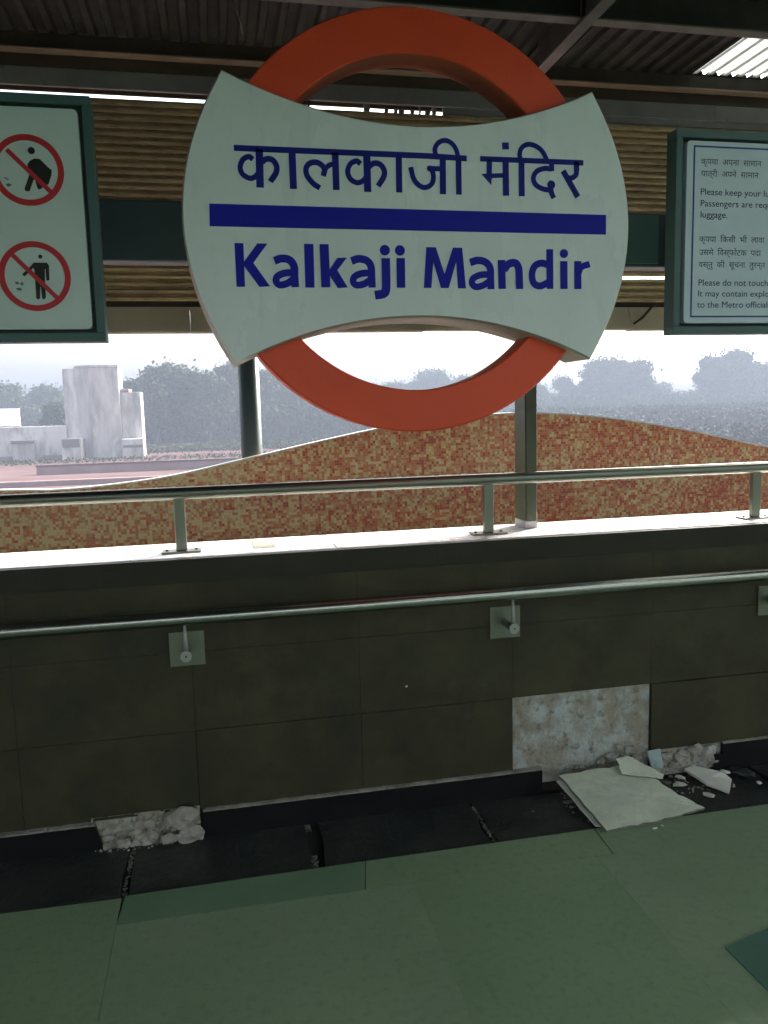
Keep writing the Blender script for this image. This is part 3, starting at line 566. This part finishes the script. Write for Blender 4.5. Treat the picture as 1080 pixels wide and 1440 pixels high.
for Y, zb in ((4.37, 3.322), (3.56, 3.262), (2.62, 3.262), (1.4, 3.262), (.0, 3.262), (-2.9, 3.262), (-3, 3.262), (-4.5, 3.262), (-6, 3.262)):
    for a, b in (segs() if Y < 4 else [(-13.2, 16.9)]):
        bm = bmesh.new(); box(bm, a, b, Y, Y+.006, zb+.009, 3.400); box(bm, a, b, Y+.0065, Y+.05, 3.392, 3.400); o = link('purlin', bm, 'purlin', roof)
        bm = bmesh.new(); box(bm, a, b, Y-.012, Y+.05, zb, zb+.0085, bevel=.001); link('purlin_lip', bm, 'lip', o)
for X in RX:
    bm = bmesh.new(); box(bm, X+.020, X+.030, -6.3, 4.10, 3.256, 3.400); o = link('rafter', bm, 'rafter', roof)
    bm = bmesh.new(); box(bm, X-.006, X+.056, -6.3, 4.12, 3.245, 3.2555, bevel=.001); link('flange', bm, 'rafter_flange', o)
bm = bmesh.new(); box(bm, -13.2, 16.9, 3.902, 3.920, 2.9866, 3.062, bevel=.002); link('gutter', bm, 'gutter', roof)
bm = bmesh.new(); box(bm, -13.2, 16.9, 5.050, 5.066, 3.380, 3.435); link('eave_closure', bm, 'purlin', roof)
for x in (-.28, 1.3, 3.4):
    bm = bmesh.new(); tube(bm, [(x, -2.6, -.004), (x, -2.6, 3.25)], .12, 20)
tag(bx('unseen_back_wall', (-13, 16.5, -6.9, -6.65, -.3, BACKZ), 'concrete'), kind='structure')  # unseen wall added behind the camera, its height set for the interior light
bx('eave_shade_board', (-13.2, 16.9, 4.43, 4.442, 3.205, 3.400), 'purlin', roof)  # added dark board standing in for the shade behind the purlin
# hanging wire
bm = bmesh.new(); tube(bm, [(.17, 3.9, 3.40), (.20, 3.92, 3.33), (.215, 3.95, 3.27)], .003, 6); link('loose_wire', bm, 'lip', roof)

# ------------------------------------------------------------------ louvred screen under the eave
scr = thing('louvre_screen', 'tan ribbed cladding screen hanging under the eave outside the ledge', 'cladding', (0, 3.9, 1.92))
nsl = 27; z0, z1 = 2.074, 2.954; pz = (z1-z0)/nsl
def slat(a, b, zz, hh, yo):
    bm = bmesh.new(); pr_ = [(3.900+yo, zz), (3.900+yo, zz+hh*.42), (3.918+yo, zz+hh*.62), (3.918+yo, zz+hh*1.0), (3.930+yo, zz+hh*1.0), (3.930+yo, zz)]
    A = [bm.verts.new((a, y, z)) for y, z in pr_]; B = [bm.verts.new((b, y, z)) for y, z in pr_]; bm.faces.new(A); bm.faces.new(B[::-1])
    for i in range(6): bm.faces.new((A[i], A[(i+1) % 6], B[(i+1) % 6], B[i]))
    link('slat', bm, 'slat', scr)
for i in range(nsl):
    zz = z0+i*pz; yo = rnd(-.002, .002)
    if abs(zz-2.186) < pz/2:
        slat(-13, 2.082, zz, pz-.001, yo); slat(2.086, 2.205, zz, pz*.55, yo); slat(2.208, 2.40, zz, pz*.6, yo); slat(2.403, 16.5, zz, pz-.001, yo)
    else: slat(-13, 16.5, zz, pz-.001, yo)
# closed part of the slot above the screen, and scraps of dirt in the open part
bx('closing_strip', (1.153, 16.5, 3.912, 3.928, 2.955, 2.985), 'gutter', scr)
for x in (.765, .865, .912, .935, .992, 1.035, 1.065, 1.10): 
    w = rnd(.008, .03); bx('dirt_clump', (x, x+w, 3.912, 3.926, 2.9545, 2.9855 if random.random() < .7 else 2.970), 'gutter', scr)
for x in (.497,): bx('hanger', (x, x+.010, 3.906, 3.92, 2.9545, 2.9855), 'purlin', scr)
xs = [-13, -2.29, -1.20, -.089, 1.03, 2.14, 3.26, 4.41, 16.5]
bx('back_rail', (-13, 16.5, 3.94, 3.97, 2.034, 2.10), 'purlin', scr)
for k, (a, b) in enumerate(zip(xs, xs[1:])):
    dz = rnd(-.004, .004); bm = bmesh.new()
    pr_ = [(3.870, 1.927+dz), (3.870, 1.935+dz), (3.912, 2.046), (3.920, 2.046), (3.936, 1.934+dz), (3.936, 1.927+dz)]
    A = [bm.verts.new((a+.0008, y, z)) for y, z in pr_]; B = [bm.verts.new((b-.0008, y, z)) for y, z in pr_]; bm.faces.new(A); bm.faces.new(B[::-1])
    for i in range(6): bm.faces.new((A[i], A[(i+1) % 6], B[(i+1) % 6], B[i]))
    link('fascia_panel', bm, 'soffit', scr)
bm = bmesh.new(); tube(bm, [(2.15, 3.864, 1.957), (2.205, 3.874, 1.99), (2.256, 3.892, 2.037), (2.29, 3.902, 2.062)], .006, 6); link('loose_strip', bm, 'purlin', scr)

# ------------------------------------------------------------------ broken pieces at the wall's foot
def piece(name, lab, cat, corners, th, m, edge_m, rough=.006, n=5, group=None):
    """a thin broken piece spanned between 3D corner points, ragged outline"""
    C3 = [Vector(c) for c in corners]; cen = sum(C3, Vector())/len(C3)
    nrm = Vector((0, 0, 0))
    for i in range(len(C3)): nrm += (C3[i]-cen).cross(C3[(i+1) % len(C3)]-cen)
    nrm.normalize(); nrm = nrm if nrm.z > 0 else -nrm
    out = []
    for i, p_ in enumerate(C3):
        q = C3[(i+1) % len(C3)]
        for k in range(n):
            f = k/n; out.append(p_.lerp(q, f)+Vector((rnd(-1, 1), rnd(-1, 1), 0))*rough*(1 if k else .3))
    bm = bmesh.new(); T = [bm.verts.new(v) for v in out]; B = [bm.verts.new(v-nrm*th+Vector((rnd(-1, 1), rnd(-1, 1), 0))*rough*.3) for v in out]; cT = bm.verts.new(cen+nrm*th*.15); cB = bm.verts.new(cen-nrm*th)
    N_ = len(out)
    for i in range(N_):
        j = (i+1) % N_; bm.faces.new((T[i], T[j], cT)); bm.faces.new((B[j], B[i], cB)); f = bm.faces.new((T[i], B[i], B[j], T[j])); f.material_index = 1
    o = link(name, bm, (m, edge_m)); return tag(o, lab, cat, group) if cat else o
piece('fallen_tile', 'large pale stone facing tile fallen face down on the floor channel', 'broken tile', [(1.256, 2.792, .100), (1.46, 2.80, .103), (1.585, 2.790, .100), (1.665, 2.63, .055), (1.742, 2.552, .020), (1.530, 2.522, .016), (1.314, 2.502, .016)], .011, 'card', 'card_edge', .0055, 7)
piece('tile_backing', 'thin white edged board lying under the large fallen tile', 'board', [(1.250, 2.800, .075), (1.45, 2.79, .07), (1.60, 2.60, .012), (1.37, 2.535, .006), (1.298, 2.560, .008)], .006, 'shard', 'shard', .002)
piece('torn_flake', 'torn pale flake curling on top of the fallen tile', 'flake', [(1.505, 2.80, .135), (1.56, 2.805, .140), (1.60, 2.78, .120), (1.672, 2.725, .085), (1.655, 2.70, .078), (1.58, 2.72, .088), (1.50, 2.74, .098)], .004, 'card', 'card_edge', .004)
piece('white_shard', 'smooth white broken shard right of the fallen tile', 'shard', [(1.838, 2.842, .034), (1.885, 2.850, .040), (1.968, 2.775, .036), (1.985, 2.735, .020), (1.918, 2.655, .012), (1.868, 2.73, .018)], .010, 'shard', 'shard', .002)
piece('upright_shard', 'small blue grey shard standing against the wall above the fallen tile', 'shard', [(1.664, 2.832, .135), (1.722, 2.835, .138), (1.726, 2.815, .062), (1.700, 2.812, .066), (1.672, 2.815, .072)], .010, 'shard_blue', 'shard_blue', .0012, 3)
sm = [((2.002, 2.80, .020), .018, 'small pale stone chip under the right skirting end'), ((1.725, 2.79, .012), .020, 'dull grey chip between the fallen tile and the wall'), ((1.765, 2.76, .012), .024, 'flat grey mortar chip left of the white shard'), ((1.83, 2.66, .008), .020, 'dark mortar chip in front of the white shard'), ((1.80, 2.81, .018), .020, 'grey mortar chip above the white shard'), ((2.085, 2.70, .010), .013, 'tiny white chip at the right edge of the floor channel'), ((1.50, 2.495, .004), .009, 'tiny white crumb before the front edge of the fallen tile'), ((1.535, 2.505, .004), .006, 'smallest white crumb before the fallen tile'), ((2.07, 2.79, .016), .045, 'flat dark broken slate piece under the right skirting'), ((2.16, 2.70, .014), .05, 'dark slate piece at the far right of the channel'), ((1.30, 2.80, .012), .028, 'dark rubble lump at the end of the long skirting'), ((1.275, 2.75, .008), .018, 'small rubble lump left of the fallen tile')]
for (c, s, lab) in sm:
    mm_ = 'shard' if 'white' in lab or 'pale' in lab else ('slab' if 'dark' in lab else 'grey_mortar')
    bm = bmesh.new(); g = bmesh.ops.create_icosphere(bm, subdivisions=1, radius=1, matrix=Matrix.Translation(c) @ Matrix.Rotation(rnd(0, 3), 4, 'Z') @ Matrix.Diagonal((s*1.3, s*.8, s*.35, 1)))
    for v in g['verts']: v.co += Vector((rnd(-1, 1), rnd(-1, 1), rnd(-.4, .4)))*s*.22
    tag(link('stone_chip', bm, mm_), lab, 'stone chip')
sp = [(rnd(1.26, 1.34), rnd(2.6, 2.83), .002) for _ in range(30)] + [(rnd(1.66, 1.98), rnd(2.70, 2.86), rnd(.0, .012)) for _ in range(80)] + [(rnd(1.1, 2.1), rnd(2.5, 2.86), .0) for _ in range(30)] + [(rnd(-.5, -.15), rnd(2.83, 2.86), .0) for _ in range(30)] + [(-.43, 2.80, .0), (1.29, 2.47, .003)]
tag(lumps('rubble_crumbs', sp, 'rubble', None, (.0015, .0055)), kind='stuff')
tag(lumps('white_speck', [(.666, YF-.004, .493), (.668, YF-.004, .495)], 'shard', wall, (.003, .005)))
lumps('white_speck', [(1.299, YF-.004, .398)], 'shard', wall, (.003, .004))

# ================================================================== OUTSIDE, FAR SIDE
D0 = 113.0; G = -4.0
tw = thing('concrete_tower', 'weathered pale concrete tower block rising beside the low wall', 'tower', (-16, D0, G))
def block(name, x0, x1, y0, y1, z0, z1, m, parent, bevel=.06): return bx(name, (x0, x1, y0, y1, z0, z1), m, parent, bevel)
bm = bmesh.new(); pts = [(-19.9, D0+2.6), (-16.1, D0), (-12.4, D0+.6), (-12.4, D0+5.2), (-16.5, D0+7.5)]
prism_xy(bm, pts, G-.3, 8.05); bmesh.ops.bevel(bm, geom=bm.edges[:], offset=.06, segments=1, affect='EDGES'); link('shaft', bm, 'old_concrete', tw)
bm = bmesh.new(); pts = [(-18.1, D0+1.32), (-16.1, D0-.06), (-12.35, D0+.55), (-12.35, D0+5.25), (-16.4, D0+7.5)]; prism_xy(bm, pts, 8.06, 8.35); link('parapet', bm, 'old_concrete', tw)
block('side_block', -12.39, -9.75, D0+1.2, D0+5, G-.3, 4.75, 'old_concrete', tw); block('side_cap', -12.38, -11.2, D0+1.1, D0+5.05, 4.76, 5.2, 'dirt_wall', tw)
for x0, x1, z1 in ((-12.3, -9.5, -1.5), (-19.9, -17.4, -1.2)):
    b = block('buttress', x0, x1, D0-1.6, D0+.9 if x0 > -15 else D0+3, G-.4, z1, 'old_concrete', tw)
    block('opening', x0+.15, x1-.2, D0-1.68, D0-1.61, z1-1.15, z1-.1 if x0 < -15 else z1-.8, 'recess', b, .01)
lw = thing('low_wall_block', 'long low weathered concrete wall left of the tower', 'wall', (-25, D0+3, G))
block('wall', -42, -19.7, D0+2.2, D0+6, G-.3, .45, 'old_concrete', lw)
for x0, x1 in ((-26.4, -23.7), (-33.2, -30.4), (-40, -37.2)):
    b = block('buttress', x0, x1, D0+.4, D0+2.19, G-.4, -1.3, 'old_concrete', lw); block('opening', x0-.1, x1+.1, D0+.3, D0+.39, -1.75, -1.35, 'recess', b, .01)
for x0, x1 in ((-29.2, -26.9), (-23, -20.2), (-36, -33.6)): block('dark_footing', x0, x1, D0+1.6, D0+2.19, G-.3, G+.55, 'dirt_wall', lw, .02)
wb = thing('white_hoarding', 'plain white board standing behind the low wall at the left edge', 'board', (-29.5, D0+7, .4))
block('board', -33, -26.6, D0+7, D0+7.2, .55, 3.0, 'sheet_white', wb, .02); [block('leg', x, x+.2, D0+7.05, D0+7.15, G, .54, 'dirt_wall', wb, .01) for x in (-32, -27.5)]
bk = thing('earth_bank', 'low brown retaining kerb crossing the bare ground before the tower', 'kerb', (-8, 80, G)); 
block('kerb_face', -17.5, 30, 84, 84.6, G-.2, G+.8, 'dirt_wall', bk, .05); block('kerb_cap', -17.6, 30, 83.9, 84.7, G+.81, G+.95, 'ground', bk, .02)
bk = thing('track_kerb', 'nearer low kerb on the bare ground seen above the mosaic dip', 'kerb', (-8, 70, G))
block('kerb_face', -30, 12, 69.5, 70, G-.2, G+.45, 'dirt_wall', bk, .04)

import numpy as np
rg = np.random.default_rng(5)
def crown_mesh(name, H, Wd, nleaf, m, base=.18, lobes=24, ls=.34):
    c = []; 
    for k in range(lobes):
        a = rg.uniform(0, 2*math.pi); h = rg.uniform(base+.1, .9); rr = Wd*.5*rg.uniform(.15, .75)*(1-.5*max(0, h-.55)/.45)
        c.append((rr*math.cos(a), rr*math.sin(a), H*h, Wd*rg.uniform(.09, .20)))
    c.append((0, 0, H*.86, Wd*.16))
    c = np.array(c); w = c[:, 3]**2; idx = rg.choice(len(c), nleaf, p=w/w.sum())
    d = rg.normal(size=(nleaf, 3)); d /= np.linalg.norm(d, axis=1)[:, None]; rad = rg.uniform(.25, 1.0, nleaf)**.45; rad *= 1+(rg.random(nleaf) < .22)*rg.uniform(.05, .75, nleaf)
    P = c[idx, :3] + d*(c[idx, 3]*rad)[:, None]*np.array([1, 1, .8]); P[:, 2] = np.clip(P[:, 2], .3, None)
    u = rg.normal(size=(nleaf, 3)); u /= np.linalg.norm(u, axis=1)[:, None]; v = np.cross(u, rg.normal(size=(nleaf, 3))); v /= np.linalg.norm(v, axis=1)[:, None]
    s = (ls*rg.uniform(.45, 1.1, nleaf))[:, None]; V = np.stack([P-u*s, P+v*s*.6, P+u*s, P-v*s*.6], 1).reshape(-1, 3)
    me = bpy.data.meshes.new(name); me.from_pydata(V.tolist(), [], np.arange(nleaf*4).reshape(-1, 4).tolist()); me.materials.append(M[m]); return me, c
protos = []
for k in range(6):
    H = 10.0; Wd = (11, 13, 9.5, 12, 10, 14)[k]
    me, c = crown_mesh('crown', H, Wd, 13000, 'leaf' if k % 2 else 'leaf2')
    bm = bmesh.new(); tube(bm, [(0, 0, -.3), (.1, .05, 2), (.0, .1, H*.5), (.1, 0, H*.8)], [.38, .3, .2, .05], 7)
    for q in c[:7]: tube(bm, [(.03, .05, 2.2+rnd(0, 1.5)), (q[0]*.5, q[1]*.5, q[2]*.7+.4), (q[0], q[1], q[2])], [.16, .1, .03], 5)
    tm = bpy.data.meshes.new('trunk'); bm.to_mesh(tm); bm.free(); tm.materials.append(M['bark']); protos.append((me, tm))
TREES = [(-49.9, 190, 12.5), (-43.4, 190, 13.1), (-38.9, 200, 11.4), (-14.2, 150, 11.8), (-10.4, 152, 13.4), (-6.3, 155, 13.9), (-1.1, 150, 13.0), (3.6, 160, 14.1), (9.3, 165, 13.1), (14.7, 170, 12.5), (21.3, 175, 12.2), (28.3, 180, 11.4),
 (36, 200, 11.5), (45.5, 230, 11.9), (55, 250, 12.5), (63.4, 260, 13.6), (72.5, 260, 16.3), (83.5, 265, 15.4), (94.4, 260, 13.1), (104.4, 250, 12.3), (114.4, 250, 15), (120.3, 240, 19.1), (128.3, 240, 19.4), (137, 245, 16.8), (147, 262, 13.4), (158, 268, 11.8), (160.7, 235, 18.9), (169.5, 235, 20.4), (181.6, 240, 17.4), (191.0, 240, 20.1), (202.2, 240, 17.6), (-56.8, 190, 14.9), (-67.3, 200, 13.9), (-80, 200, 14), (218, 240, 18), (235, 245, 17)]
cnt = {}; ORD = 'first second third fourth fifth sixth seventh eighth ninth tenth eleventh twelfth thirteenth fourteenth fifteenth sixteenth'.split()
TREES.sort(key=lambda q: abs(q[0]/q[1]+.14))
tl = ['broad hazy tree in the wood beyond the bare ground', 'rounded hazy tree in the far tree line', 'pale misty tree on the far right of the tree line']
for i, (x, y, h) in enumerate(TREES):
    me, tm = protos[(i*5+i//3) % 6]
    side = ('left of the concrete tower' if x < -20 else 'between the tower and the round post' if x < 6 else 'between round post and ring' if x < 40 else 'seen through the orange ring' if x < 98 else 'right of the square post')
    cnt[side] = cnt.get(side, 0)+1; nth = ORD[cnt[side]-1]
    t = thing('broadleaf_tree', 'misty tree '+side+', '+nth+' counting outward', 'tree', (x, y, G), 'hazy trees of the far wood')
    t.rotation_euler.z = rnd(0, 6.28); s = h/9.6; t.scale = (s*rnd(.8, 1.15), s*rnd(.8, 1.15), s*rnd(.93, 1.02))
    for nm, q in (('crown', me), ('trunk', tm)):
        o = bpy.data.objects.new(nm, q); COL.objects.link(o); o.parent = t
# a darker bush close behind the tower
me, tm = protos[2]
t = thing('dark_bush', 'small dark leafy tree just left behind the concrete tower', 'tree', (-25.0, 138, G)); t.scale = (.62, .62, .80)
for nm, q in (('crown', me), ('trunk', tm)): o = bpy.data.objects.new(nm, q); COL.objects.link(o); o.parent = t
# undergrowth that closes the foot of the wood
def scrub(x0, x1, yc, h, n, ss=1):
    P = np.stack([rg.uniform(x0, x1, n), yc+rg.normal(0, 3, n), G+h*rg.beta(1.3, 1.8, n)], 1); u = rg.normal(size=(n, 3)); u /= np.linalg.norm(u, axis=1)[:, None]; v = np.cross(u, rg.normal(size=(n, 3))); v /= np.linalg.norm(v, axis=1)[:, None]
    s = ss*rg.uniform(.3, .8, n)[:, None]; V = np.stack([P-u*s, P+v*s*.6, P+u*s, P-v*s*.6], 1).reshape(-1, 3)
    return V
V = np.concatenate([scrub(-24, 45, 162, 7.5, 30000), scrub(-95, -20, 196, 7.5, 14000), scrub(35, 250, 268, 10, 40000), scrub(60, 230, 215, 8, 36000), scrub(50, 170, 165, 5, 24000)])
me = bpy.data.meshes.new('undergrowth'); me.from_pydata(V.tolist(), [], np.arange(len(V)).reshape(-1, 4).tolist()); me.materials.append(M['leaf'])
o = bpy.data.objects.new('undergrowth', me); COL.objects.link(o); tag(o, kind='stuff')
V = np.concatenate([scrub(40, 150, 125, 4.2, 42000, .6), scrub(40, 130, 88, 2.8, 42000, .42)])  # near scrub, with the haze put into its pale colour
me = bpy.data.meshes.new('scrub'); me.from_pydata(V.tolist(), [], np.arange(len(V)).reshape(-1, 4).tolist()); me.materials.append(M['hazed'])
o = bpy.data.objects.new('hazed_scrub', me); COL.objects.link(o); tag(o, kind='stuff')
V = np.concatenate([scrub(-22, 60, 128, 1.1, 26000, .4), scrub(-60, 60, 106, .35, 5000, .3)])
me = bpy.data.meshes.new('scrub'); me.from_pydata(V.tolist(), [], np.arange(len(V)).reshape(-1, 4).tolist()); me.materials.append(M['scrub'])
o = bpy.data.objects.new('dry_scrub', me); COL.objects.link(o); tag(o, kind='stuff')

# ------------------------------------------------------------------ the misty air
hz_m = bpy.data.materials.new('haze'); hz_m.use_nodes = True; n = hz_m.node_tree.nodes; n.remove(n['Principled BSDF'])
pv = n.new('ShaderNodeVolumePrincipled'); pv.inputs['Color'].default_value = (.17, .20, .25, 1); pv.inputs['Density'].default_value = HAZE; pv.inputs['Anisotropy'].default_value = 0
hz_m.node_tree.links.new(pv.outputs[0], [x for x in n if x.type == 'OUTPUT_MATERIAL'][0].inputs['Volume']); M['haze'] = hz_m
bm = bmesh.new(); box(bm, -420, 560, -40, 520, -5.5, 24); tag(link('haze', bm, 'haze'), kind='stuff')
